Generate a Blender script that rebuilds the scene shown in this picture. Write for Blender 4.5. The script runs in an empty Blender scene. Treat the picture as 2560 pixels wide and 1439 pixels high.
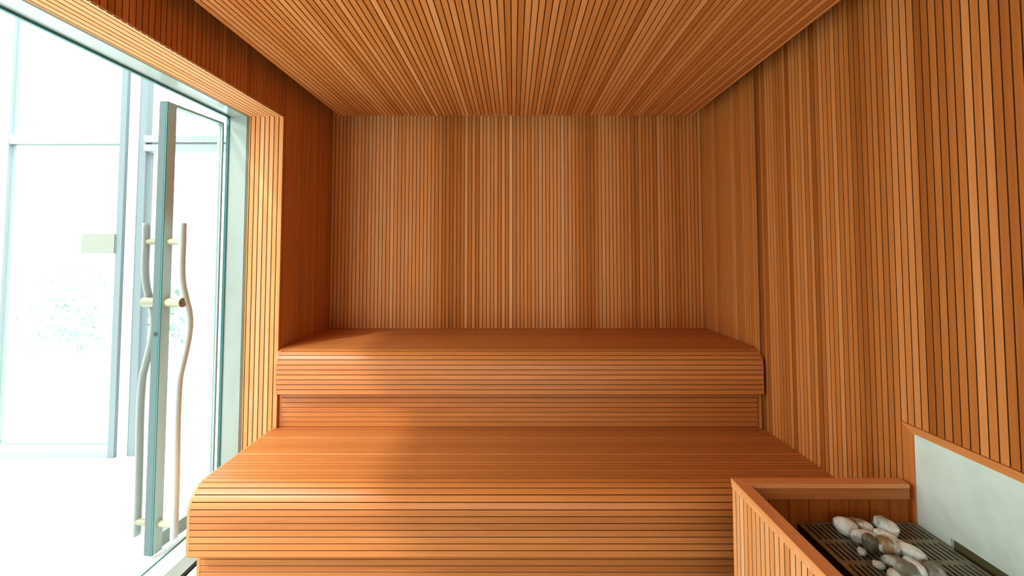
import bpy, bmesh, math, random
from mathutils import Vector, Matrix, noise

random.seed(7)
SC = bpy.context.scene
COL = SC.collection
R = math.radians

# ------------------------------------------------------------------ camera
EYE = 1.38
cam_data = bpy.data.cameras.new('camera')
cam = bpy.data.objects.new('camera', cam_data)
COL.objects.link(cam)
cam.location = (0.0, 0.0, EYE)
cam.rotation_euler = (R(92.5), 0.0, 0.0)
cam_data.sensor_fit = 'HORIZONTAL'
cam_data.sensor_width = 36.0
cam_data.lens = 36.0 * 1100.0 / 2560.0
cam_data.shift_x = -3.0 / 2560.0
cam_data.shift_y = -132.5 / 2560.0
cam_data.clip_start = 0.02
cam_data.clip_end = 200.0
SC.camera = cam

# ------------------------------------------------------------------ sky, sun, exposure
world = bpy.data.worlds.new('overcast_sky')
SC.world = world
world.use_nodes = True
wn = world.node_tree.nodes
wl = world.node_tree.links
wn.clear()
w_out = wn.new('ShaderNodeOutputWorld')
w_bg = wn.new('ShaderNodeBackground')
w_bg.inputs['Color'].default_value = (0.88, 1.0, 0.98, 1.0)
w_bg.inputs['Strength'].default_value = 5.8
wl.new(w_bg.outputs[0], w_out.inputs['Surface'])
# overcast sky: twice as bright at the zenith as at the horizon
w_tc = wn.new('ShaderNodeTexCoord')
w_sx = wn.new('ShaderNodeSeparateXYZ')
w_rp = wn.new('ShaderNodeValToRGB')
w_rp.color_ramp.elements[0].position = 0.0
w_rp.color_ramp.elements[0].color = (0.88 * 0.36, 1.00 * 0.36, 1.00 * 0.36, 1.0)
w_rp.color_ramp.elements[1].position = 1.0
w_rp.color_ramp.elements[1].color = (0.88, 1.0, 0.98, 1.0)
wl.new(w_tc.outputs['Generated'], w_sx.inputs[0])
wl.new(w_sx.outputs['Z'], w_rp.inputs['Fac'])
wl.new(w_rp.outputs['Color'], w_bg.inputs['Color'])

sun_data = bpy.data.lights.new('sun', 'SUN')
sun_data.energy = 1.35
sun_data.angle = R(4.5)
sun_data.color = (1.0, 0.97, 0.92)
sun = bpy.data.objects.new('sun', sun_data)
COL.objects.link(sun)
sun.location = (-4, -3, 5)
_e = R(47)
sun.rotation_euler = Vector((0.643 * math.cos(_e), 0.766 * math.cos(_e), -math.sin(_e))).to_track_quat('-Z', 'Y').to_euler()

SC.view_settings.view_transform = 'Standard'
SC.view_settings.look = 'None'
SC.view_settings.exposure = 0.54
SC.view_settings.gamma = 1.0
SC.view_settings.use_curve_mapping = False
SC.cycles.max_bounces = 14
SC.cycles.diffuse_bounces = 8
SC.cycles.transparent_max_bounces = 16
SC.cycles.use_denoising = True
SC.cycles.sample_clamp_indirect = 8.0

# ------------------------------------------------------------------ materials
def srgb(r, g, b):
    def f(c):
        c /= 255.0
        return c / 12.92 if c <= 0.04045 else ((c + 0.055) / 1.055) ** 2.4
    return (f(r), f(g), f(b), 1.0)

def new_mat(name):
    m = bpy.data.materials.new(name)
    m.use_nodes = True
    nt = m.node_tree
    nt.nodes.clear()
    out = nt.nodes.new('ShaderNodeOutputMaterial')
    p = nt.nodes.new('ShaderNodeBsdfPrincipled')
    nt.links.new(p.outputs[0], out.inputs['Surface'])
    return m, nt, p

def plain(name, color, rough=0.5, metal=0.0, spec=0.5, noise_amt=0.0, noise_scale=20.0):
    m, nt, p = new_mat(name)
    p.inputs['Roughness'].default_value = rough
    p.inputs['Metallic'].default_value = metal
    p.inputs['Specular IOR Level'].default_value = spec
    if noise_amt > 0:
        tc = nt.nodes.new('ShaderNodeTexCoord')
        n = nt.nodes.new('ShaderNodeTexNoise')
        n.inputs['Scale'].default_value = noise_scale
        n.inputs['Detail'].default_value = 5.0
        nt.links.new(tc.outputs['Object'], n.inputs['Vector'])
        mx = nt.nodes.new('ShaderNodeMix')
        mx.data_type = 'RGBA'
        mx.inputs['A'].default_value = tuple(c * (1 - noise_amt) for c in color[:3]) + (1,)
        mx.inputs['B'].default_value = tuple(min(1, c * (1 + noise_amt)) for c in color[:3]) + (1,)
        nt.links.new(n.outputs['Fac'], mx.inputs['Factor'])
        nt.links.new(mx.outputs['Result'], p.inputs['Base Color'])
    else:
        p.inputs['Base Color'].default_value = color
    return m

def wood(name, scale, gloss=0.6, spec=0.05, coat=0.0):
    """Red cedar battens: the tone of each batten comes from the mesh attribute 'tone', the grain runs along one axis."""
    m, nt, p = new_mat(name)
    L = nt.links.new
    at = nt.nodes.new('ShaderNodeAttribute')
    at.attribute_name = 'tone'
    tc = nt.nodes.new('ShaderNodeTexCoord')
    mp = nt.nodes.new('ShaderNodeMapping')
    mp.inputs['Scale'].default_value = scale
    L(tc.outputs['Object'], mp.inputs['Vector'])
    n = nt.nodes.new('ShaderNodeTexNoise')
    n.noise_dimensions = '4D'
    n.inputs['Scale'].default_value = 1.0
    n.inputs['Detail'].default_value = 4.0
    n.inputs['Roughness'].default_value = 0.6
    wm = nt.nodes.new('ShaderNodeMath')
    wm.operation = 'MULTIPLY'
    wm.inputs[1].default_value = 173.0
    L(at.outputs['Fac'], wm.inputs[0])
    L(wm.outputs[0], n.inputs['W'])
    L(mp.outputs[0], n.inputs['Vector'])
    # tone + (grain - .5) * k
    g = nt.nodes.new('ShaderNodeMath')
    g.operation = 'MULTIPLY_ADD'
    g.inputs[1].default_value = 0.42
    g.inputs[2].default_value = -0.21
    L(n.outputs['Fac'], g.inputs[0])
    a = nt.nodes.new('ShaderNodeMath')
    a.operation = 'ADD'
    L(at.outputs['Fac'], a.inputs[0])
    L(g.outputs[0], a.inputs[1])
    ramp = nt.nodes.new('ShaderNodeValToRGB')
    cr = ramp.color_ramp
    cr.elements[0].position = 0.0
    cr.elements[0].color = (0.27, 0.062, 0.006, 1)
    cr.elements[1].position = 1.0
    cr.elements[1].color = (0.82, 0.42, 0.20, 1)
    e = cr.elements.new(0.5)
    e.color = (0.56, 0.185, 0.041, 1)
    e = cr.elements.new(0.76)
    e.color = (0.70, 0.275, 0.088, 1)
    L(a.outputs[0], ramp.inputs['Fac'])
    L(ramp.outputs['Color'], p.inputs['Base Color'])
    p.inputs['Roughness'].default_value = gloss
    p.inputs['Specular IOR Level'].default_value = spec
    p.inputs['Coat Weight'].default_value = coat
    p.inputs['Coat Roughness'].default_value = 0.36
    p.inputs['Coat IOR'].default_value = 1.6
    b = nt.nodes.new('ShaderNodeBump')
    b.inputs['Strength'].default_value = 0.12
    b.inputs['Distance'].default_value = 0.002
    L(n.outputs['Fac'], b.inputs['Height'])
    L(b.outputs[0], p.inputs['Normal'])
    return m

WZ = wood('cedar_upright', (70, 70, 3))
WY = wood('cedar_along_depth', (70, 3, 70))
WX = wood('cedar_along_width', (3, 70, 70), 0.5, 0.1, 0.45)
BACK = plain('dark_backing_board', (0.17, 0.052, 0.012, 1), 0.8)

def glass_mat(name, tint, strength=1.0):
    m = bpy.data.materials.new(name)
    m.use_nodes = True
    nt = m.node_tree
    nt.nodes.clear()
    out = nt.nodes.new('ShaderNodeOutputMaterial')
    tr = nt.nodes.new('ShaderNodeBsdfTransparent')
    tr.inputs['Color'].default_value = tint
    gl = nt.nodes.new('ShaderNodeBsdfGlossy')
    gl.inputs['Roughness'].default_value = 0.02
    lw = nt.nodes.new('ShaderNodeLayerWeight')
    lw.inputs['Blend'].default_value = 0.5
    pw = nt.nodes.new('ShaderNodeMath')
    pw.operation = 'POWER'
    pw.inputs[1].default_value = 5.0
    nt.links.new(lw.outputs['Facing'], pw.inputs[0])
    fr = nt.nodes.new('ShaderNodeMath')
    fr.operation = 'MULTIPLY_ADD'
    fr.inputs[1].default_value = 0.96
    fr.inputs[2].default_value = 0.04
    nt.links.new(pw.outputs[0], fr.inputs[0])
    mx = nt.nodes.new('ShaderNodeMixShader')
    nt.links.new(fr.outputs[0], mx.inputs[0])
    nt.links.new(tr.outputs[0], mx.inputs[1])
    nt.links.new(gl.outputs[0], mx.inputs[2])
    nt.links.new(mx.outputs[0], out.inputs['Surface'])
    return m

GLASS = glass_mat('clear_glass', (0.97, 0.995, 0.985, 1))
ALU = plain('pale_green_enamel', (0.36, 0.41, 0.38, 1), 0.22, 0.0, 0.6)
GASKET = plain('teal_glass_edge', (0.03, 0.16, 0.16, 1), 0.3)
SHADOWGAP = plain('olive_shadow_gap', (0.16, 0.12, 0.05, 1), 0.6)  # dark colour painted for the shade in the gap beside the frame
STEEL = plain('pale_stile', (0.40, 0.52, 0.51, 1), 0.38)
EDGE = plain('stile_edge_dimmed', (0.085, 0.125, 0.125, 1), 0.4, spec=0.2)  # stile colour darkened to hold back the daylight on this face
RAIL = plain('teal_rail', (0.30, 0.43, 0.41, 1), 0.38)
HANDLE = plain('champagne_metal_cooled', (0.60, 0.72, 0.68, 1), 0.35, 0.0)  # champagne bar tinted green to cancel the orange room light
HANDLE_DIM = plain('champagne_metal_dimmed', (0.24, 0.25, 0.235, 1), 0.35, 0.0)  # same metal, darkened so outdoor light does not wash it out
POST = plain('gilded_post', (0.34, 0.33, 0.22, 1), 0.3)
POST_DIM = plain('gilded_post_dimmed', (0.22, 0.205, 0.13, 1), 0.3)  # darker copy of the post colour, offsets the outdoor light
HANDLE_DARK = plain('engraved_dark', (0.06, 0.06, 0.05, 1), 0.6)
TILE = plain('white_tile', (0.68, 0.70, 0.69, 1), 0.35, noise_amt=0.04, noise_scale=3)
STONE_SILL = plain('grey_granite', (0.20, 0.21, 0.18, 1), 0.5, noise_amt=0.35, noise_scale=160)
BLACK = plain('black_enamel', (0.008, 0.008, 0.008, 1), 0.45)
PLASTER = plain('white_paint', (0.78, 0.80, 0.79, 1), 0.7)
FRAME_OUT = plain('outer_aluminium', (0.155, 0.19, 0.20, 1), 0.4, spec=0.2)
FRAME_PALE = plain('outer_pale_aluminium', (0.24, 0.27, 0.275, 1), 0.4, spec=0.2)

# ------------------------------------------------------------------ mesh builder
class MB:
    def __init__(self):
        self.v, self.f, self.t, self.m = [], [], [], []

    def face(self, pts, tone=0.5, mat=0):
        i = len(self.v)
        self.v += [tuple(p) for p in pts]
        self.f.append(tuple(range(i, i + len(pts))))
        self.t.append(tone)
        self.m.append(mat)

    def box(self, lo, hi, tone=0.5, mat=0, M=None):
        x0, y0, z0 = lo
        x1, y1, z1 = hi
        c = [Vector(q) for q in ((x0, y0, z0), (x1, y0, z0), (x1, y1, z0), (x0, y1, z0),
                                 (x0, y0, z1), (x1, y0, z1), (x1, y1, z1), (x0, y1, z1))]
        if M is not None:
            c = [M @ q for q in c]
        i = len(self.v)
        self.v += [tuple(q) for q in c]
        for q in ((0, 3, 2, 1), (4, 5, 6, 7), (0, 1, 5, 4), (1, 2, 6, 5), (2, 3, 7, 6), (3, 0, 4, 7)):
            self.f.append(tuple(i + k for k in q))
            self.t.append(tone)
            self.m.append(mat)

    def prism(self, poly, axis, a, b, tone=0.5, mat=0):
        """poly: 2-D outline in the two other axes (in xyz order), extruded along axis from a to b."""
        def P(q, w):
            if axis == 'x':
                return (w, q[0], q[1])
            if axis == 'y':
                return (q[0], w, q[1])
            return (q[0], q[1], w)
        n = len(poly)
        i = len(self.v)
        self.v += [P(q, a) for q in poly] + [P(q, b) for q in poly]
        self.f.append(tuple(range(i, i + n)))
        self.f.append(tuple(range(i + 2 * n - 1, i + n - 1, -1)))
        self.t += [tone, tone]
        self.m += [mat, mat]
        for k in range(n):
            self.f.append((i + k, i + (k + 1) % n, i + n + (k + 1) % n, i + n + k))
            self.t.append(tone)
            self.m.append(mat)

    def tube(self, p0, p1, r, n=24, tone=0.5, mat=0, r1=None):
        p0, p1 = Vector(p0), Vector(p1)
        r1 = r if r1 is None else r1
        q = (p1 - p0).to_track_quat('Z', 'Y')
        i = len(self.v)
        for p, rr in ((p0, r), (p1, r1)):
            for k in range(n):
                a = 2 * math.pi * k / n
                self.v.append(tuple(p + q @ Vector((rr * math.cos(a), rr * math.sin(a), 0))))
        self.f.append(tuple(range(i + n - 1, i - 1, -1)))
        self.f.append(tuple(range(i + n, i + 2 * n)))
        self.t += [tone] * 2
        self.m += [mat] * 2
        for k in range(n):
            self.f.append((i + k, i + (k + 1) % n, i + n + (k + 1) % n, i + n + k))
            self.t.append(tone)
            self.m.append(mat)

    def battens(self, origin, along, across, normal, length, width, tone, pitch=0.026, gap=0.0038, depth=0.009,
                ch=0.0009, start=0.0, length_fn=None, backmat=1):
        """Parallel battens: long faces flush with the plane through origin, dark grooves between them."""
        o, u, w, n = Vector(origin), Vector(along), Vector(across), Vector(normal)
        k = 0
        x = start
        h = gap / 2
        while x < width - 1e-6:
            a, b = max(x, 0.0), min(x + pitch, width)
            x += pitch
            if b - a < 0.002:
                continue
            tn = tone(k, (a + b) / 2)
            l0, l1 = (0.0, length) if length_fn is None else length_fn((a + b) / 2)
            prof = [(a, -depth), (a + h, -depth), (a + h, -ch), (a + h + ch, 0.0), (b - h - ch, 0.0), (b - h, -ch),
                    (b - h, -depth), (b, -depth)]
            for j in range(len(prof) - 1):
                p, q = prof[j], prof[j + 1]
                back = j in (0, 1, 5, 6)
                self.face([o + w * p[0] + n * p[1] + u * l0, o + w * q[0] + n * q[1] + u * l0,
                           o + w * q[0] + n * q[1] + u * l1, o + w * p[0] + n * p[1] + u * l1],
                          tn, backmat if back else 0)
            for l in (l0, l1):
                self.face([o + w * p[0] + n * p[1] + u * l for p in prof[1:-1]], tn, 0)
            k += 1

    def build(self, name, mats, parent=None, base=(0, 0, 0), smooth=False, recalc=True):
        me = bpy.data.meshes.new(name)
        b = Vector(base)
        me.from_pydata([tuple(Vector(q) - b) for q in self.v], [], self.f)
        at = me.attributes.new('tone', 'FLOAT', 'FACE')
        at.data.foreach_set('value', self.t)
        for m in mats if isinstance(mats, (list, tuple)) else [mats]:
            me.materials.append(m)
        me.polygons.foreach_set('material_index', self.m)
        if recalc:
            bm = bmesh.new()
            bm.from_mesh(me)
            bmesh.ops.remove_doubles(bm, verts=bm.verts, dist=1e-6)
            bmesh.ops.recalc_face_normals(bm, faces=bm.faces)
            bm.to_mesh(me)
            bm.free()
        if smooth:
            me.polygons.foreach_set('use_smooth', [True] * len(me.polygons))
        ob = bpy.data.objects.new(name, me)
        COL.objects.link(ob)
        if parent is not None:
            ob.parent = parent
        else:
            ob.location = b
        return ob

def bevel(ob, w, seg=2):
    md = ob.modifiers.new('bevel', 'BEVEL')
    md.width = w
    md.segments = seg
    md.limit_method = 'ANGLE'
    md.angle_limit = R(40)
    return ob

def tag(o, label, cat, group=None, kind=None):
    o['label'] = label
    o['category'] = cat
    if group:
        o['group'] = group
    if kind:
        o['kind'] = kind
    return o

def struct(o, label=None, cat=None):
    o['kind'] = 'structure'
    if label:
        o['label'] = label
    if cat:
        o['category'] = cat
    return o

def empty(name, loc):
    o = bpy.data.objects.new(name, None)
    COL.objects.link(o)
    o.location = loc
    o.empty_display_size = 0.1
    return o

rnd = random.Random(11)
def clamp(x, a=0.02, b=0.98):
    return max(a, min(b, x))

def tone_rand(mean, spread):
    return lambda k, x: clamp(rnd.gauss(mean, spread))

# ------------------------------------------------------------------ room dimensions
XL, XR, YB, YF = -1.278, 1.356, 3.07, -0.90
ZT = 2.52            # underside of the real roof above the hung ceiling
ZH = 2.145           # head of the glazed opening
YJ = 2.42            # far jamb of the glazed opening
XO = -1.60           # outer face of the left wall
ZC = 2.313           # underside of the hung ceiling

# back wall: the battens come in lighter and darker batches
BATCH = [(-1.30, .34), (-1.20, .44), (-1.10, .58), (-0.95, .60), (-0.70, .57), (-0.60, .52), (-0.52, .46), (-0.47, .36),
         (-0.28, .34), (-0.22, .46), (0.0, .46), (0.12, .50), (0.22, .54), (0.40, .54), (0.47, .38), (0.53, .36),
         (0.60, .48), (0.74, .48), (0.80, .34), (0.95, .36), (1.10, .38), (1.34, .38)]
def tone_back(k, x):
    X = XL + x
    for (a, ta), (b, tb) in zip(BATCH, BATCH[1:]):
        if a <= X <= b:
            t = ta + (tb - ta) * (X - a) / (b - a)
            break
    else:
        t = 0.4
    t = 0.56 + (t - 0.45) * 1.5
    s = 0.05 if X < -0.5 else 0.11
    t += rnd.gauss(0, s)
    if -0.28 < X < 0.0 and k % 2 == 0:
        t += 0.18
    if abs(X - 0.28) < 0.013:
        t += 0.16
    return clamp(t)

b = MB()
b.box((XL - 0.3, YB + 0.0095, 0.0), (XR + 0.1, YB + 0.1, ZT), 0.3, 1)
b.battens((XL, YB, 0.0), (0, 0, 1), (1, 0, 0), (0, -1, 0), ZT, XR - XL, tone_back)
struct(b.build('wall_back', [WZ, BACK]))

# right wall; its rear end, behind the upper bench, is a panel standing 17 mm proud
YP = 2.412
SH_Y0, SH_Y1, SH_Z0, SH_Z1 = 0.55, 1.565, 0.0, 0.800      # opening for the heat shield and its frame
def right_len(y):
    return (SH_Z1, ZT) if y < SH_Y1 - YF and y > SH_Y0 - YF else (0.0, ZT)
b = MB()
b.box((XR + 0.024, YF, 0.0), (XR + 0.12, YB, ZT), 0.3, 1)
# phase chosen so that a groove stands where the frame of the shield begins
_ph = ((SH_Y1 - YF) % 0.026) - 0.026
tr = tone_rand(0.44, 0.15)
b.battens((XR, YF, 0.0), (0, 0, 1), (0, 1, 0), (-1, 0, 0), ZT, YP - YF, tr, start=_ph, length_fn=right_len)
struct(b.build('wall_right', [WZ, BACK]))
b = MB()
b.box((XR - 0.008, YP, 0.0), (XR + 0.02, YB, ZT), 0.16, 0)
b.battens((XR - 0.017, YP, 0.0), (0, 0, 1), (0, 1, 0), (-1, 0, 0), ZT, YB - YP, tone_rand(0.44, 0.10))
struct(b.build('trim_1', [WZ, BACK]))

# left wall: solid behind the jamb, lintel over the glazed opening
YN = -0.55           # near jamb of the opening, behind the camera
b = MB()
b.box((XO, YJ + 0.0095, 0.0), (XL - 0.0095, YB, ZT), 0.2, 1)
b.box((XO, YN, ZH + 0.0095), (XL - 0.0095, YJ + 0.0095, ZT), 0.2, 1)
b.box((XO, YF, 0.0), (XL - 0.0095, YN, ZT), 0.2, 1)
def left_len(y):
    return (ZH, ZT) if (y + YF) < YJ and (y + YF) > YN else (0.0, ZT)
b.battens((XL, YF, 0.0), (0, 0, 1), (0, 1, 0), (1, 0, 0), ZT, YB - YF, tone_rand(0.40, 0.07),
          start=((YJ - YF) % 0.026) - 0.026, length_fn=left_len)
struct(b.build('wall_left', [WZ, BACK]))
# lining of the opening: far jamb and soffit, tones raised to paint in the daylight glare
XG = -1.470
b = MB()
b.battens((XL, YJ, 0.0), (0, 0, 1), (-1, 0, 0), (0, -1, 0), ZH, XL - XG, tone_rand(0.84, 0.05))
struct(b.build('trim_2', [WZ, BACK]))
b = MB()
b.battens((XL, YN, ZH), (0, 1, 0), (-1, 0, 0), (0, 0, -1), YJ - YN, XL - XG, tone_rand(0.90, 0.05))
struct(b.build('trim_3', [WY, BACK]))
b = MB()
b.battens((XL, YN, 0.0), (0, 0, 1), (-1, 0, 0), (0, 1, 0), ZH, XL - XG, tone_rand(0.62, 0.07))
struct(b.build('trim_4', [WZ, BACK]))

# wall behind the camera; its low window is added to light the bench fronts
FX0, FX1, FZ0, FZ1 = -1.15, 1.25, 0.04, 1.25
b = MB()
for lo, hi in (((XO, FZ1), (XR + 0.1, ZT)), ((XO, 0.0), (XR + 0.1, FZ0)), ((XO, FZ0), (FX0, FZ1)), ((FX1, FZ0), (XR + 0.1, FZ1))):
    b.box((lo[0], YF - 0.1, lo[1]), (hi[0], YF - 0.0095, hi[1]), 0.3, 1)
tf = tone_rand(0.5, 0.1)
b.battens((XL, YF, FZ1), (0, 0, 1), (1, 0, 0), (0, 1, 0), ZT - FZ1, XR - XL, tf)
b.battens((XL, YF, 0.0), (0, 0, 1), (1, 0, 0), (0, 1, 0), FZ0, XR - XL, tf)
b.battens((XL, YF, FZ0), (0, 0, 1), (1, 0, 0), (0, 1, 0), FZ1 - FZ0, FX0 - XL, tf)
b.battens((FX1, YF, FZ0), (0, 0, 1), (1, 0, 0), (0, 1, 0), FZ1 - FZ0, XR - FX1, tf)
struct(b.build('wall_front', [WZ, BACK]))
w2 = empty('fill_window', (FX0, YF - 0.06, FZ0))
struct(w2)
b = MB()
for lo, hi in (((FX0, FZ0), (FX1, FZ0 + 0.04)), ((FX0, FZ1 - 0.04), (FX1, FZ1)), ((FX0, FZ0 + 0.04), (FX0 + 0.04, FZ1 - 0.04)), ((FX1 - 0.04, FZ0 + 0.04), (FX1, FZ1 - 0.04))):
    b.box((lo[0], YF - 0.09, lo[1]), (hi[0], YF - 0.03, hi[1]))
b.build('window_frame', ALU, w2, w2.location)
b = MB()
b.box((FX0 + 0.04, YF - 0.064, FZ0 + 0.04), (FX1 - 0.04, YF - 0.056, FZ1 - 0.04))
b.build('pane', GLASS, w2, w2.location)

# floor, roof
b = MB()
b.box((-1.405, YF, -0.06), (XR + 0.1, YB, 0.0))
struct(b.build('floor', plain('grey_floor_tile', (0.30, 0.31, 0.30, 1), 0.4, noise_amt=0.05, noise_scale=3)))
b = MB()
b.box((XO, YF - 0.1, ZT), (XR + 0.12, YB + 0.1, ZT + 0.12), 0.2)
struct(b.build('roof', BACK))

# hung ceiling of battens with a gap round its edges
CX0, CX1, CY0, CY1 = -1.178, 1.208, YF + 0.1, 2.93
b = MB()
b.box((CX0 + 0.001, CY0, ZC + 0.0095), (CX1 - 0.001, CY1 - 0.001, ZC + 0.05), 0.45, 0)
b.battens((CX0, CY0, ZC), (0, 1, 0), (1, 0, 0), (0, 0, -1), CY1 - CY0, CX1 - CX0, tone_rand(0.52, 0.12))
struct(b.build('ceiling', [WY, BACK]))

# ------------------------------------------------------------------ window frame, painted shadow gap, sill
WF0, WF1 = -1.483, -1.578
w = empty('window_1', (WF1, YJ, 0.0))
struct(w)
B0 = w.location
b = MB()
b.box((WF1, YJ, 0.0), (WF0, YJ + 0.03, ZH + 0.03))
b.box((WF1, YN, ZH), (WF0, YJ, ZH + 0.03))
b.box((WF1, YN - 0.03, 0.0), (WF0, YN, ZH + 0.03))
b.build('window_frame', ALU, w, B0)
b = MB()
b.box((WF1 - 0.014, YJ - 0.006, 0.0), (WF1, YJ + 0.03, ZH))
b.box((WF1 - 0.014, YN, ZH - 0.010), (WF1, YJ + 0.03, ZH + 0.03))
b.build('glass_edge', GASKET, w, B0)
b = MB()
b.box((WF0 - 0.001, YJ + 0.001, 0.0), (XG, YJ + 0.025, ZH + 0.025))
b.box((WF0 - 0.001, YN, ZH + 0.001), (XG, YJ + 0.001, ZH + 0.025))
b.build('shadow_gap', SHADOWGAP, w, B0)
b = MB()
b.box((-1.588, YN, -0.06), (-1.497, YJ, 0.004))
b.build('threshold', PLASTER, w, B0)
b = MB()
b.box((-1.594, YN, -0.06), (-1.588, YJ, 0.008))
b.build('track', GASKET, w, B0)
b = MB()
b.box((-1.497, YN, -0.06), (-1.425, YJ, 0.006))
b.build('window_sill', STONE_SILL, w, B0)
b = MB()
b.box((-1.425, YN, -0.06), (-1.405, YJ, -0.012))
b.build('drain_slot', BLACK, w, B0)

# ------------------------------------------------------------------ glass door, ajar, hung on the far jamb
P0 = Vector((-1.637, 2.056, 0.0))
D = Vector((0.125, 0.992, 0.0)).normalized()
N = Vector((D.y, -D.x, 0.0))
DW, DH, DT = 0.358, 2.105, 0.042
MD = Matrix((( D.x, N.x, 0, P0.x), (D.y, N.y, 0, P0.y), (0, 0, 1, 0), (0, 0, 0, 1)))   # local: along, out of the inner face, up
door = empty('door_1', P0)
struct(door)
b = MB()
b.box((0.002, -DT, 0.012), (0.050, -0.006, DH), M=MD)
b.box((0.004, -0.006, 0.012), (0.050, 0.0, DH), M=MD)
bevel(b.build('stile', STEEL, door, P0), 0.0015)
b = MB()
b.box((0.0, -0.007, 0.012), (0.004, -0.0005, DH), M=MD)
b.build('edge_gasket', GASKET, door, P0)
b = MB()
b.box((-0.001, -DT, 0.012), (0.002, -0.007, DH), M=MD)
b.build('edge_strip', EDGE, door, P0)
b = MB()
b.box((DW - 0.012, -DT, 0.012), (DW, -0.010, DH), M=MD)
bevel(b.build('stile', STEEL, door, P0), 0.0015)
b = MB()
b.box((0.050, -DT + 0.004, 0.022), (DW - 0.012, -0.002, 0.088), M=MD)
bevel(b.build('rail', RAIL, door, P0), 0.0015)
b = MB()
b.box((0.050, -DT + 0.004, DH - 0.012), (DW - 0.012, -0.002, DH), M=MD)
bevel(b.build('rail', RAIL, door, P0), 0.0015)
b = MB()
b.box((0.050, -0.027, 0.088), (DW - 0.012, -0.017, DH - 0.012), M=MD)
b.build('door_glass', GLASS, door, P0)
b = MB()
b.tube(MD @ Vector((-0.0015, -0.020, 1.01)), MD @ Vector((0.002, -0.020, 1.01)), 0.011)
b.build('keyhole', BLACK, door, P0)

WAVE = [(1.527, .026), (1.446, .027), (1.296, .028), (1.23, .037), (1.168, .055), (1.102, .075), (1.037, .081), (0.975, .075), (0.916, .062),
        (0.856, .047), (0.811, .036), (0.717, .030), (0.623, .029), (0.431, .032), (0.243, .034), (0.077, .034)]
def wave(z):
    pts = WAVE
    for i in range(len(pts) - 1):
        z0, a0 = pts[i]
        z1, a1 = pts[i + 1]
        if z1 <= z <= z0:
            m0 = (pts[i][1] - pts[i - 1][1]) / (pts[i][0] - pts[i - 1][0]) if i > 0 else 0.0
            m2 = (pts[i + 2][1] - a1) / (pts[i + 2][0] - z1) if i + 2 < len(pts) else 0.0
            s = (a1 - a0) / (z1 - z0)
            ma, mb = (m0 + s) / 2, (m2 + s) / 2
            h = z1 - z0
            t = (z - z0) / h
            return ((2 * t**3 - 3 * t**2 + 1) * a0 + (t**3 - 2 * t**2 + t) * h * ma + (-2 * t**3 + 3 * t**2) * a1 + (t**3 - t**2) * h * mb)
    return pts[-1][1] if z < pts[-1][0] else pts[0][1]

def bar_mesh(h):
    b = MB()
    n = 90
    rings = []
    for i in range(n + 1):
        z = 1.527 - (1.527 - 0.077) * i / n
        a = wave(z)
        ring = []
        for k in range(16):
            t = 2 * math.pi * k / 16
            ring.append(MD @ Vector((a + 0.0195 * math.cos(t) * (1 - 0.1 * abs(math.sin(t))), h + 0.0125 * math.sin(t), z)))
        rings.append(ring)
    for i in range(n):
        for k in range(16):
            b.face([rings[i][k], rings[i][(k + 1) % 16], rings[i + 1][(k + 1) % 16], rings[i + 1][k]])
    b.face(rings[0])
    b.face(list(reversed(rings[-1])))
    return b

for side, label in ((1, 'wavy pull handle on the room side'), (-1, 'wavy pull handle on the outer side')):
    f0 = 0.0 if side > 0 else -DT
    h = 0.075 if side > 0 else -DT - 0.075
    hd = bar_mesh(h).build('door_handle', HANDLE if side > 0 else HANDLE_DIM, door, P0, smooth=True)
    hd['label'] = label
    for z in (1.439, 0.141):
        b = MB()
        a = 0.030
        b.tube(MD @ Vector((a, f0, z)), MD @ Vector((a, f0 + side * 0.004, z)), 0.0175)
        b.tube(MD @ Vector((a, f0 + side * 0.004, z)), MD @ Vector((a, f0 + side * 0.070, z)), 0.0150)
        bevel(b.build('post', POST if side > 0 else POST_DIM, hd, (0, 0, 0)), 0.001)
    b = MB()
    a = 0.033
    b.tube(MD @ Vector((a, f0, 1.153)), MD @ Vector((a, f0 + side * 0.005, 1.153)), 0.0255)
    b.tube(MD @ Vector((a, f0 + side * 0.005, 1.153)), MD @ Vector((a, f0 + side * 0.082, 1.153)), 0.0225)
    bevel(b.build('lock_knob', POST if side > 0 else POST_DIM, hd, (0, 0, 0)), 0.0015)
    if side > 0:
        # engraved emblem on the end of the knob: an S-shaped swirl ringed by short strokes
        b = MB()
        def stroke(pts, wd):
            for (p, q) in zip(pts, pts[1:]):
                p, q = Vector(p), Vector(q)
                d = (q - p).normalized()
                e = Vector((-d.y, d.x)) * wd
                c4 = [p - e, q - e, q + e, p + e]
                for hh in (0.0815, 0.0826):
                    b.face([MD @ Vector((a + c.x, hh, 1.153 + c.y)) for c in c4])
        for off in (-0.004, 0.002):
            stroke([(off - 0.008 + 0.0036 * math.sin(t * 2.2), -0.011 + 0.0075 * t) for t in [0, .4, .8, 1.2, 1.6, 2.0, 2.4, 2.8]], 0.0009)
        for ang in (75, 40, 5, -30, -65):
            t = R(ang)
            stroke([(0.011 * math.cos(t), 0.011 * math.sin(t)), (0.017 * math.cos(t), 0.017 * math.sin(t))], 0.0010)
        b.build('emblem', HANDLE_DARK, hd, (0, 0, 0), recalc=False)
for ch in door.children:
    for g in ch.children:
        g.data.transform(Matrix.Translation(-P0))

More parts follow.
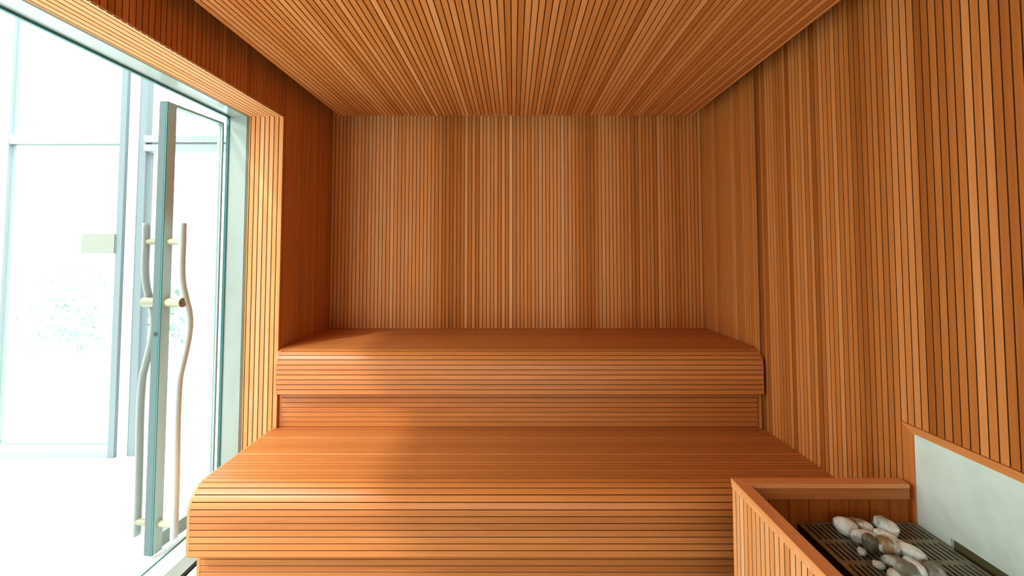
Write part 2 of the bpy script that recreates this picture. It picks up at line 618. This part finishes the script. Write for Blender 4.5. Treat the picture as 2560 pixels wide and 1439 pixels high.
# ------------------------------------------------------------------ benches
def profile(y_back, y_front, z_seat, z_lip, r, step=0.004):
    """Cross-section of the curved slatted bench: from the back of the seat, over the nose, down to the lip."""
    pts = []
    y = y_back
    while y > y_front + r:
        pts.append((y, z_seat))
        y -= step
    n = 26
    for i in range(n + 1):
        t = math.pi / 2 * i / n
        pts.append((y_front + r - r * math.sin(t), z_seat - r + r * math.cos(t)))
    z = z_seat - r - step
    while z > z_lip:
        pts.append((y_front, z))
        z -= step
    pts.append((y_front, z_lip))
    return pts

class Path:
    def __init__(self, pts):
        self.p = [Vector(q) for q in pts]
        self.s = [0.0]
        for a, c in zip(self.p, self.p[1:]):
            self.s.append(self.s[-1] + (c - a).length)
        self.L = self.s[-1]

    def nrm(self, s):
        a, c = self.at_(s - 0.003), self.at_(s + 0.003)
        d = (c - a).normalized()
        return Vector((d.y, -d.x))

    def at_(self, s):
        s = max(0.0, min(self.L, s))
        for i in range(len(self.s) - 1):
            if self.s[i + 1] >= s - 1e-9:
                t = (s - self.s[i]) / max(1e-9, self.s[i + 1] - self.s[i])
                return self.p[i].lerp(self.p[i + 1], t)
        return self.p[-1]

def slatted(path, x0, x1, tone, pitch=0.026, gap=0.0031, depth=0.010, ch=0.0003):
    b = MB()
    n = round(path.L / pitch)
    pt = path.L / n
    h = gap / 2
    for k in range(n):
        s0, s1 = k * pt, (k + 1) * pt
        tn = tone(k, s0)
        ss = [(s0, depth), (s0 + h, depth), (s0 + h, ch), (s0 + h + ch, 0)]
        for j in range(1, 4):
            ss.append((s0 + h + ch + (pt - 2 * h - 2 * ch) * j / 4, 0))
        ss += [(s1 - h - ch, 0), (s1 - h, ch), (s1 - h, depth), (s1, depth)]
        pts = []
        for s, dd in ss:
            q = path.at_(s) - path.nrm(s) * (-dd) * -1.0
            pts.append(q)
        for j in range(len(pts) - 1):
            p, q = pts[j], pts[j + 1]
            b.face([(x0, p.x, p.y), (x1, p.x, p.y), (x1, q.x, q.y), (x0, q.x, q.y)], tn, 1 if j in (0, 1, len(pts) - 3, len(pts) - 2) else 0)
    # underside, so that the shell has a thickness
    inner = [path.at_(s) - path.nrm(s) * 0.02 for s in [path.L * i / 60 for i in range(61)]]
    for p, q in zip(inner, inner[1:]):
        b.face([(x0, p.x, p.y), (x0, q.x, q.y), (x1, q.x, q.y), (x1, p.x, p.y)], 0.3, 1)
    p, q = path.at_(path.L), inner[-1]
    b.face([(x0, p.x, p.y), (x0, q.x, q.y), (x1, q.x, q.y), (x1, p.x, p.y)], 0.5, 0)
    return b

def bench(label, x0, x1, xs0, y_back, y_front, z_seat, z_lip, r, y_kick, z_kick, tone_mean):
    base = (0.0, y_front, 0.0)
    e = empty('sauna_bench', base)
    tag(e, label, 'bench', 'curved slatted sauna benches')
    path = Path(profile(y_back, y_front, z_seat, z_lip, r))
    T = 0.012
    slatted(path, x0 + T, x1 - 0.004, tone_rand(tone_mean, 0.06)).build('seat', [WX, BACK], e, base)
    out = [path.at_(path.L * i / 90) + path.nrm(path.L * i / 90) * 0.0006 for i in range(91)]
    poly = [(q.x, q.y) for q in out] + [(y_back, z_lip - 0.0)]
    poly_front = [(max(y_front - 0.001, q[0]), q[1]) for q in poly if q[0] <= YJ - 0.004] + [(YJ - 0.004, z_lip)]
    if x0 < XL - 0.002:
        # only the part in front of the jamb reaches past the wall plane
        poly_front.insert(0, (YJ - 0.004, z_seat))
        b = MB()
        b.prism(poly_front, 'x', x0, x0 + T, 0.60, 0)
    else:
        b = MB()
        b.prism(poly, 'x', x0, x0 + T, 0.60, 0)
    b.build('end_panel', WX, e, base)
    b = MB()
    b.prism(poly, 'x', x1 - 0.004, x1 - 0.0005, 0.30, 0)
    b.build('end_panel', WX, e, base)
    # recessed kick panel of the same battens
    b = MB()
    h = z_lip + 0.03 - z_kick
    b.box((xs0, y_kick + 0.0095, z_kick), (x1 - 0.002, y_kick + 0.03, z_lip + 0.03), 0.4, 0)
    b.box((xs0, y_kick - 0.001, z_kick), (xs0 + 0.012, y_kick + 0.0095, z_lip + 0.028), 0.62, 0)
    b.battens((xs0 + 0.012, y_kick, z_kick), (1, 0, 0), (0, 0, 1), (0, -1, 0), x1 - xs0 - 0.016, h, tone_rand(tone_mean - 0.04, 0.05), gap=0.0022)
    b.build('kick_panel', [WX, BACK], e, base)
    return e

bench('upper curved slatted wooden bench against the back wall', XL + 0.001, XR - 0.0175, XL + 0.001, YB - 0.001, 2.38, 0.868, 0.632, 0.092, 2.440, 0.441, 0.44)
bench('lower and deeper curved slatted wooden bench, in front of the upper one', -1.300, XR - 0.001, -1.296, 2.470, 1.80, 0.440, 0.178, 0.095, 1.860, 0.001, 0.44)

# ------------------------------------------------------------------ heater guard, heater, heat shield, stones
GX0, GX1, GY1, GZ = 0.755, 1.333, 1.555, 0.608
GY0 = 0.62
gd = empty('heater_guard', (GX0, GY1, 0.0))
tag(gd, 'wooden slatted guard box around the heater, with mitred top rails', 'heater guard')
gb = gd.location
b = MB()
b.box((GX0 + 0.0095, GY0, 0.0), (GX0 + 0.032, GY1 - 0.001, GZ - 0.016), 0.35, 0)
b.battens((GX0, GY0, 0.0), (0, 0, 1), (0, 1, 0), (-1, 0, 0), GZ - 0.030, GY1 - GY0, tone_rand(0.82, 0.06), pitch=0.0243, start=((GY1 - GY0) % 0.0243) - 0.0243)  # pale batten tone paints in the window glare on this side
b.box((GX0 - 0.001, GY0, GZ - 0.030), (GX0 + 0.010, GY1, GZ - 0.014), 0.85, 0)
b.build('side_panel', [WZ, BACK], gd, gb)
b = MB()
b.box((GX0 + 0.032, GY1 - 0.026, 0.0), (GX1, GY1 - 0.0095, GZ - 0.016), 0.2, 0)
for i in range(8):
    x0 = GX0 + 0.040 + i * 0.068
    b.box((x0, GY1 - 0.032, 0.0), (min(x0 + 0.0655, GX1 - 0.002), GY1 - 0.0262, GZ - 0.050), 0.02 + 0.10 * rnd.random(), 0)  # inner boards toned very dark to paint the shade inside the box
b.battens((GX0 + 0.03, GY1 - 0.0005, 0.0), (0, 0, 1), (1, 0, 0), (0, 1, 0), GZ - 0.016, GX1 - GX0 - 0.03, tone_rand(0.5, 0.08))
b.build('back_panel', [WZ, BACK], gd, gb)
b = MB()
b.box((GX0 + 0.042, GY1 - 0.040, GZ - 0.050), (GX1 - 0.001, GY1 - 0.0325, GZ - 0.0155), 0.22, 0)
b.build('ledge_board', WX, gd, gb)
RW = 0.041
b = MB()
b.prism([(GX0 - 0.003, GY1 + 0.002), (GX1, GY1 + 0.002), (GX1, GY1 - RW), (GX0 - 0.003 + RW + 0.002, GY1 - RW)], 'z', GZ - 0.0145, GZ, 0.74, 0)  # tones of both rails raised to paint in the cool light on top
bevel(b.build('top_rail', WX, gd, gb), 0.0012)
b = MB()
b.prism([(GX0 - 0.003, GY1 + 0.0015), (GX0 - 0.003 + RW + 0.0015, GY1 - RW), (GX0 - 0.003 + RW + 0.0015, GY0), (GX0 - 0.003, GY0)], 'z', GZ - 0.0145, GZ, 0.78, 0)
bevel(b.build('top_rail', WY, gd, gb), 0.0012)

# heater: black casing with a slotted steel top
HX0, HX1, HY0, HY1, HZ = 0.955, 1.343, 0.86, 1.520, 0.480
ht = empty('sauna_heater', ((HX0 + HX1) / 2, (HY0 + HY1) / 2, 0.0))
tag(ht, 'black sauna heater with a slotted grey steel top inside the wooden guard', 'heater')
hb = ht.location
b = MB()
b.box((HX0 + 0.004, HY0, 0.0), (HX1 - 0.004, HY0 + 0.003, HZ - 0.003))
b.box((HX0 + 0.004, HY1 - 0.003, 0.0), (HX1 - 0.004, HY1 - 0.0005, HZ - 0.003))
b.box((HX0 + 0.001, HY0, 0.0), (HX0 + 0.004, HY1, HZ - 0.003))
b.box((HX1 - 0.004, HY0, 0.0), (HX1 - 0.001, HY1, HZ - 0.003))
b.box((HX0 + 0.004, HY0 + 0.003, HZ - 0.16), (HX1 - 0.004, HY1 - 0.003, HZ - 0.13))
b.build('casing', BLACK, ht, hb)

# top plate with stadium-shaped slots: 2-D curve with holes, extruded
m, nt, p = new_mat('scorched_steel')
tc = nt.nodes.new('ShaderNodeTexCoord')
n1 = nt.nodes.new('ShaderNodeTexNoise')
n1.inputs['Scale'].default_value = 26.0
n1.inputs['Detail'].default_value = 6.0
nt.links.new(tc.outputs['Object'], n1.inputs['Vector'])
rp = nt.nodes.new('ShaderNodeValToRGB')
rp.color_ramp.elements[0].position = 0.30
rp.color_ramp.elements[0].color = (0.15, 0.145, 0.11, 1)
rp.color_ramp.elements[1].position = 0.75
rp.color_ramp.elements[1].color = (0.20, 0.09, 0.05, 1)
e = rp.color_ramp.elements.new(0.56)
e.color = (0.26, 0.27, 0.18, 1)
nt.links.new(n1.outputs['Fac'], rp.inputs['Fac'])
nt.links.new(rp.outputs['Color'], p.inputs['Base Color'])
p.inputs['Metallic'].default_value = 0.3
p.inputs['Roughness'].default_value = 0.42
SCORCH = m
cv = bpy.data.curves.new('grille', 'CURVE')
cv.dimensions = '2D'
cv.fill_mode = 'BOTH'
cv.extrude = 0.0014
def spl(pts):
    s = cv.splines.new('POLY')
    s.points.add(len(pts) - 1)
    for i, q in enumerate(pts):
        s.points[i].co = (q[0] - hb.x, q[1] - hb.y, 0, 1)
    s.use_cyclic_u = True
c_ = 0.008
spl([(HX0, HY0), (HX1, HY0), (HX1, HY1 - c_), (HX1 - c_, HY1), (HX0, HY1)])
for row in range(6):
    y1 = 1.5125 - row * 0.0965
    y0 = y1 - 0.081
    for grp in (0.975, 1.078, 1.160, 1.2450):
        for k in range(6 if grp in (0.975, 1.245) else 5):
            xc = grp + 0.0168 * k
            r_ = 0.0036
            pts = []
            for i in range(7):
                t = math.pi * i / 6
                pts.append((xc + r_ * math.cos(t), y1 - r_ + r_ * math.sin(t)))
            for i in range(7):
                t = math.pi + math.pi * i / 6
                pts.append((xc + r_ * math.cos(t), y0 + r_ + r_ * math.sin(t)))
            spl(pts)
tmp = bpy.data.objects.new('tmp', cv)
me = bpy.data.meshes.new_from_object(tmp)
bpy.data.objects.remove(tmp)
me.materials.clear()
me.materials.append(SCORCH)
gr = bpy.data.objects.new('grille', me)
COL.objects.link(gr)
gr.parent = ht
gr.location = (0, 0, HZ - 0.0014)

# heat shield: pale mineral board recessed in a wooden frame on the right wall
m, nt, p = new_mat('mineral_board')
tc = nt.nodes.new('ShaderNodeTexCoord')
n1 = nt.nodes.new('ShaderNodeTexNoise')
n1.inputs['Scale'].default_value = 9.0
n1.inputs['Detail'].default_value = 8.0
n1.inputs['Roughness'].default_value = 0.65
nt.links.new(tc.outputs['Object'], n1.inputs['Vector'])
rp = nt.nodes.new('ShaderNodeValToRGB')
rp.color_ramp.elements[0].position = 0.25
rp.color_ramp.elements[0].color = (0.56, 0.66, 0.59, 1)
rp.color_ramp.elements[1].position = 0.80
rp.color_ramp.elements[1].color = (0.74, 0.86, 0.78, 1)
e = rp.color_ramp.elements.new(0.5)
e.color = (0.66, 0.78, 0.70, 1)
nt.links.new(n1.outputs['Fac'], rp.inputs['Fac'])
nt.links.new(rp.outputs['Color'], p.inputs['Base Color'])
p.inputs['Roughness'].default_value = 0.6
BOARD = m
sh = empty('heat_shield', (XR, 1.0, 0.0))
tag(sh, 'pale grey-green heat shield board set in the right wall beside the heater', 'heat shield')
sb = sh.location
PY1, PZ1 = 1.520, 0.774
b = MB()
b.prism([(PY1, 0.0), (PY1, PZ1), (SH_Y0 + 0.046, PZ1), (SH_Y0 + 0.046, 0.500), (1.408, 0.500), (1.408, 0.0)], 'x', XR + 0.0035, XR + 0.0140, 0.5, 0)
b.build('board', BOARD, sh, sb)
b = MB()
b.box((XR + 0.0142, SH_Y0 + 0.002, 0.0), (XR + 0.0238, SH_Y1 - 0.002, PZ1 + 0.02), 0.12, 0)
b.build('backing', plain('dark_olive_backing', (0.10, 0.085, 0.03, 1), 0.8), sh, sb)
b = MB()
b.prism([(SH_Y1 - 0.002, 0.0), (SH_Y1 - 0.002, SH_Z1 - 0.0012 + 0.0), (PY1 + 0.001, PZ1 + 0.001), (PY1 + 0.001, 0.0)], 'x', XR - 0.001, XR + 0.014, 0.50, 0)
bevel(b.build('frame_stile', WZ, sh, sb), 0.001)
b = MB()
b.prism([(SH_Y1 - 0.0035, SH_Z1 - 0.001), (PY1 + 0.0005, PZ1), (SH_Y0 + 0.045, PZ1), (SH_Y0 + 0.002, SH_Z1 - 0.001)], 'x', XR - 0.006, XR + 0.014, 0.66, 0)
bevel(b.build('frame_rail', WY, sh, sb), 0.0015)
b = MB()
b.prism([(SH_Y0 + 0.002, 0.0), (SH_Y0 + 0.002, SH_Z1 - 0.0015), (SH_Y0 + 0.044, PZ1 + 0.0), (SH_Y0 + 0.044, 0.0)], 'x', XR - 0.001, XR + 0.014, 0.50, 0)
bevel(b.build('frame_stile', WZ, sh, sb), 0.001)

def stone_mat(name, patch, amount, base=(0.86, 0.95, 0.90)):
    m, nt, p = new_mat(name)
    L = nt.links.new
    tc = nt.nodes.new('ShaderNodeTexCoord')
    oi = nt.nodes.new('ShaderNodeObjectInfo')
    n1 = nt.nodes.new('ShaderNodeTexNoise')
    n1.noise_dimensions = '4D'
    n1.inputs['Scale'].default_value = 30.0
    n1.inputs['Detail'].default_value = 3.0
    mu = nt.nodes.new('ShaderNodeMath')
    mu.operation = 'MULTIPLY'
    mu.inputs[1].default_value = 50.0
    L(oi.outputs['Random'], mu.inputs[0])
    L(mu.outputs[0], n1.inputs['W'])
    L(tc.outputs['Object'], n1.inputs['Vector'])
    r1 = nt.nodes.new('ShaderNodeValToRGB')
    r1.color_ramp.elements[0].position = 1 - amount - 0.08
    r1.color_ramp.elements[0].color = base + (1,)
    r1.color_ramp.elements[1].position = 1 - amount + 0.06
    r1.color_ramp.elements[1].color = patch + (1,)
    L(n1.outputs['Fac'], r1.inputs['Fac'])
    n2 = nt.nodes.new('ShaderNodeTexNoise')
    n2.inputs['Scale'].default_value = 90.0
    n2.inputs['Detail'].default_value = 6.0
    L(tc.outputs['Object'], n2.inputs['Vector'])
    r2 = nt.nodes.new('ShaderNodeValToRGB')
    r2.color_ramp.elements[0].position = 0.3
    r2.color_ramp.elements[0].color = (0.78, 0.81, 0.77, 1)
    r2.color_ramp.elements[1].position = 0.7
    r2.color_ramp.elements[1].color = (1, 1, 1, 1)
    L(n2.outputs['Fac'], r2.inputs['Fac'])
    mx = nt.nodes.new('ShaderNodeMix')
    mx.data_type = 'RGBA'
    mx.blend_type = 'MULTIPLY'
    mx.inputs['Factor'].default_value = 1.0
    L(r1.outputs['Color'], mx.inputs['A'])
    L(r2.outputs['Color'], mx.inputs['B'])
    L(mx.outputs['Result'], p.inputs['Base Color'])
    p.inputs['Roughness'].default_value = 0.4
    return m
ST_WHITE = stone_mat('white_pebble', (0.50, 0.54, 0.50), 0.42)
ST_BROWN = stone_mat('brown_stained_pebble', (0.30, 0.20, 0.09), 0.46)
ST_GREY = stone_mat('sooty_pebble', (0.20, 0.21, 0.16), 0.52, (0.55, 0.58, 0.52))
ST_DARK = stone_mat('dark_pebble', (0.12, 0.12, 0.07), 0.60, (0.34, 0.36, 0.29))
STONES = [
    # x, y, z lift, a, b, c, yaw, tilt, material, label
    (1.070, 1.458, .000, .0345, .0270, .0235, -60, 0, ST_WHITE, 'large smooth grey-white stone at the back left corner of the stone pile'),
    (1.116, 1.490, .006, .0230, .0130, .0130, 14, 0, ST_BROWN, 'small knobbly tan stone lying furthest back, behind the brown-edged white stone'),
    (1.130, 1.462, .002, .0290, .0200, .0190, -70, 0, ST_BROWN, 'white stone with a brown right edge in the back row of the pile'),
    (1.192, 1.447, .006, .0400, .0230, .0230, -88, 0, ST_WHITE, 'long pale stone pointing forward at the back right of the pile'),
    (1.085, 1.396, .006, .0400, .0210, .0205, -9, 0, ST_WHITE, 'broad white stone lying crosswise behind the dark-topped stone'),
    (1.146, 1.392, .022, .0300, .0165, .0135, -50, 8, ST_WHITE, 'bright white oval stone perched on top near the middle of the pile'),
    (1.172, 1.374, .006, .0260, .0150, .0140, -66, 0, ST_BROWN, 'brownish stone under the right tip of the bright white oval stone'),
    (1.066, 1.352, .014, .0230, .0175, .0250, -80, 0, ST_DARK, 'upright stone with a dark brown top, left of the largest round stone'),
    (1.044, 1.358, .000, .0130, .0110, .0100, -71, 0, ST_WHITE, 'small white chip at the left edge, beside the dark-topped stone'),
    (1.103, 1.338, .012, .0300, .0280, .0270, -92, 0, ST_BROWN, 'largest round cream stone with brown blotches in the middle of the pile'),
    (1.156, 1.320, .014, .0370, .0205, .0190, -42, 6, ST_WHITE, 'long white stone slanting down on the right side of the pile'),
    (1.166, 1.288, .000, .0240, .0190, .0170, -117, 0, ST_DARK, 'dark grey stone tucked under the long slanting white stone'),
    (1.050, 1.303, .000, .0150, .0110, .0100, -34, 0, ST_WHITE, 'small white pebble at the left, in front of the largest round stone'),
    (1.078, 1.283, .020, .0300, .0155, .0135, -20, 4, ST_GREY, 'flat pale oval stone lying across the sooty grey stone'),
    (1.120, 1.266, .016, .0330, .0130, .0150, -90, 0, ST_WHITE, 'narrow curved white stone right of the sooty grey stone'),
    (1.090, 1.258, .000, .0290, .0250, .0220, -30, 0, ST_GREY, 'big sooty grey stone at the front of the pile'),
    (1.052, 1.255, .000, .0190, .0150, .0150, -104, 0, ST_WHITE, 'small pale stone at the front left, touching the sooty grey stone'),
    (1.158, 1.252, .004, .0280, .0230, .0210, 12, 0, ST_GREY, 'rounded white and grey stone at the front right of the pile'),
]
for i, (x, y, lift, a, c, hgt, yaw, tilt, mat, lab) in enumerate(STONES):
    bm = bmesh.new()
    bmesh.ops.create_icosphere(bm, subdivisions=4, radius=1.0)
    seed = Vector((i * 7.3, i * 3.1, i * 1.7))
    for v in bm.verts:
        d = v.co.normalized()
        k = 1 + 0.16 * noise.noise(d * 1.1 + seed) + 0.07 * noise.noise(d * 2.4 + seed * 2)
        # a slightly squared, water-worn shape
        q = Vector([math.copysign(abs(t) ** 0.88, t) for t in d]) * k
        v.co = Vector((q.x * a, q.y * c * (1 + 0.18 * q.x), q.z * hgt))
    me = bpy.data.meshes.new('stone')
    bm.to_mesh(me)
    bm.free()
    me.materials.append(mat)
    me.polygons.foreach_set('use_smooth', [True] * len(me.polygons))
    o = bpy.data.objects.new('sauna_stone', me)
    COL.objects.link(o)
    zmin = min(v.co.z for v in me.vertices)
    o.location = (x, y, HZ + 0.0002 - zmin + lift)
    o.rotation_euler = (0, R(tilt), R(yaw))
    tag(o, lab, 'stone', 'white stones piled on the heater')

# ------------------------------------------------------------------ outside: paving, pool, glazed screen, shrubs
b = MB()
b.box((-4.4, -6, -0.16), (-1.594, 7.9, -0.004))
b.box((-16, -6, -0.16), (-4.4, 4.4, -0.004), mat=1)  # made-up darker ground, cuts light bounced onto the upper right wall
b.box((-16, 4.4, -0.16), (-4.4, 7.9, -0.004), mat=0)
b.box((-1.594, -6, -0.16), (8, YF - 0.1, -0.004))
b.box((-16, 7.9, -0.16), (-9.0, 14, -0.004))
b.box((-4.2, 7.9, -0.16), (4, 14, -0.004))
b.box((-9.0, 10.0, -0.16), (-4.2, 14, -0.004))
struct(b.build('ground', [TILE, plain('dimmed_far_ground', (0.25, 0.29, 0.19, 1), 0.9, noise_amt=0.25, noise_scale=30)]))
pool = empty('swimming_pool', (-6.6, 8.95, -0.02))
tag(pool, 'pale blue swimming pool beyond the glass door', 'pool')
b = MB()
b.box((-9.0, 7.9, -0.12), (-4.2, 10.0, -0.05))
b.build('water', plain('pool_water', (0.10, 0.50, 0.66, 1), 0.1), pool, pool.location)
b = MB()
for lo, hi in (((-9.1, 7.8, -0.004), (-4.1, 7.9, 0.006)), ((-9.1, 10.0, -0.004), (-4.1, 10.1, 0.006)),
               ((-9.1, 7.9, -0.004), (-9.0, 10.0, 0.006)), ((-4.2, 7.9, -0.004), (-4.1, 10.0, 0.006))):
    b.box(lo, hi)
b.build('coping', PLASTER, pool, pool.location)

sc_ = empty('glass_screen', (-2.9, 3.07, 0.0))
tag(sc_, 'glazed screen with slim pale posts standing outside the doorway', 'glass screen')
sb = sc_.location
def part(name, lo, hi, mat):
    b = MB()
    b.box(lo, hi)
    return b.build(name, mat, sc_, sb)
part('post', (-2.757, 3.05, -0.004), (-2.716, 3.10, 3.4), FRAME_OUT)
part('post', (-2.716, 3.075, -0.004), (-2.648, 3.14, 3.4), PLASTER)
part('post', (-2.648, 3.08, -0.004), (-2.596, 3.13, 3.4), FRAME_OUT)
part('post', (-2.574, 3.10, -0.004), (-2.562, 3.108, 2.10), FRAME_OUT)
part('post', (-3.546, 3.05, -0.004), (-3.532, 3.10, 3.4), FRAME_PALE)
part('transom', (-3.532, 3.055, 2.155), (-2.757, 3.10, 2.215), PLASTER)
part('transom', (-3.532, 3.050, 2.150), (-2.757, 3.10, 2.155), FRAME_OUT)
part('transom', (-2.596, 3.06, 2.105), (-1.72, 3.14, 2.150), FRAME_PALE)
part('transom', (-2.596, 3.06, 2.165), (-1.72, 3.14, 2.215), FRAME_PALE)
part('rail', (-3.532, 3.055, -0.004), (-2.757, 3.10, 0.045), FRAME_PALE)
part('rail', (-3.532, 3.055, 0.045), (-2.757, 3.10, 0.085), PLASTER)
part('rail', (-3.532, 3.056, 0.085), (-2.757, 3.10, 0.092), FRAME_OUT)
part('pane', (-3.532, 3.068, 0.092), (-2.757, 3.078, 2.150), GLASS)
part('pane', (-3.532, 3.068, 2.215), (-2.757, 3.078, 3.4), GLASS)
part('post', (-1.76, 3.06, -0.004), (-1.72, 3.14, 3.4), FRAME_PALE)
b = MB()
b.box((-2.985, 3.040, 1.385), (-2.757, 3.0495, 1.520))
tag(b.build('blank_plate', plain('beige_plate', (0.22, 0.23, 0.195, 1), 0.6, spec=0.1), None, (-2.87, 3.045, 1.385)), 'small plain beige plate fixed on the glass screen beside its post', 'plate')

LEAF = plain('leaf_green', (0.36, 0.47, 0.42, 1), 0.6, noise_amt=0.2, noise_scale=9)
STEM = plain('bark', (0.5, 0.5, 0.47, 1), 0.8)
def shrub(loc, rad, hgt, n, lab, seed):
    r_ = random.Random(seed)
    e = empty('shrub', loc)
    tag(e, lab, 'shrub', 'shrubs beyond the glass')
    b = MB()
    for _ in range(n):
        t = r_.random() * 2 * math.pi
        rr = rad * math.sqrt(r_.random())
        h = hgt * (0.12 + 0.88 * r_.random()) * (1 - 0.35 * (rr / rad) ** 2)
        c = Vector((loc[0] + rr * math.cos(t), loc[1] + rr * math.sin(t), loc[2] + h))
        q = Matrix.Rotation(r_.random() * 6.28, 3, 'Z') @ Matrix.Rotation(r_.uniform(-1.0, 1.0), 3, 'X')
        l, wd = r_.uniform(0.05, 0.10), r_.uniform(0.018, 0.032)
        pts = [Vector((0, -l, 0)), Vector((wd, -l * 0.2, 0.008)), Vector((wd * 0.7, l * 0.5, 0.006)), Vector((0, l, 0)), Vector((-wd * 0.7, l * 0.5, 0.006)), Vector((-wd, -l * 0.2, 0.008))]
        b.face([c + q @ p for p in pts])
    b.build('foliage', LEAF, e, loc, recalc=False)
    b = MB()
    for k in range(7):
        t = k * 0.9
        b.tube((loc[0], loc[1], loc[2]), (loc[0] + rad * 0.6 * math.cos(t), loc[1] + rad * 0.6 * math.sin(t), loc[2] + hgt * 0.8), 0.012, 8, r1=0.004)
    b.build('stem', STEM, e, loc, recalc=False)
shrub((-5.85, 6.0, -0.004), 0.48, 1.25, 420, 'rounded leafy shrub just left of the screen posts, seen through the glass', 3)
shrub((-7.05, 6.3, -0.004), 0.45, 1.15, 160, 'sparser shrub further left, seen through the glass screen', 4)
shrub((-4.85, 6.0, -0.004), 0.40, 1.30, 500, 'green shrub seen between the door stile and its wavy handle', 5)
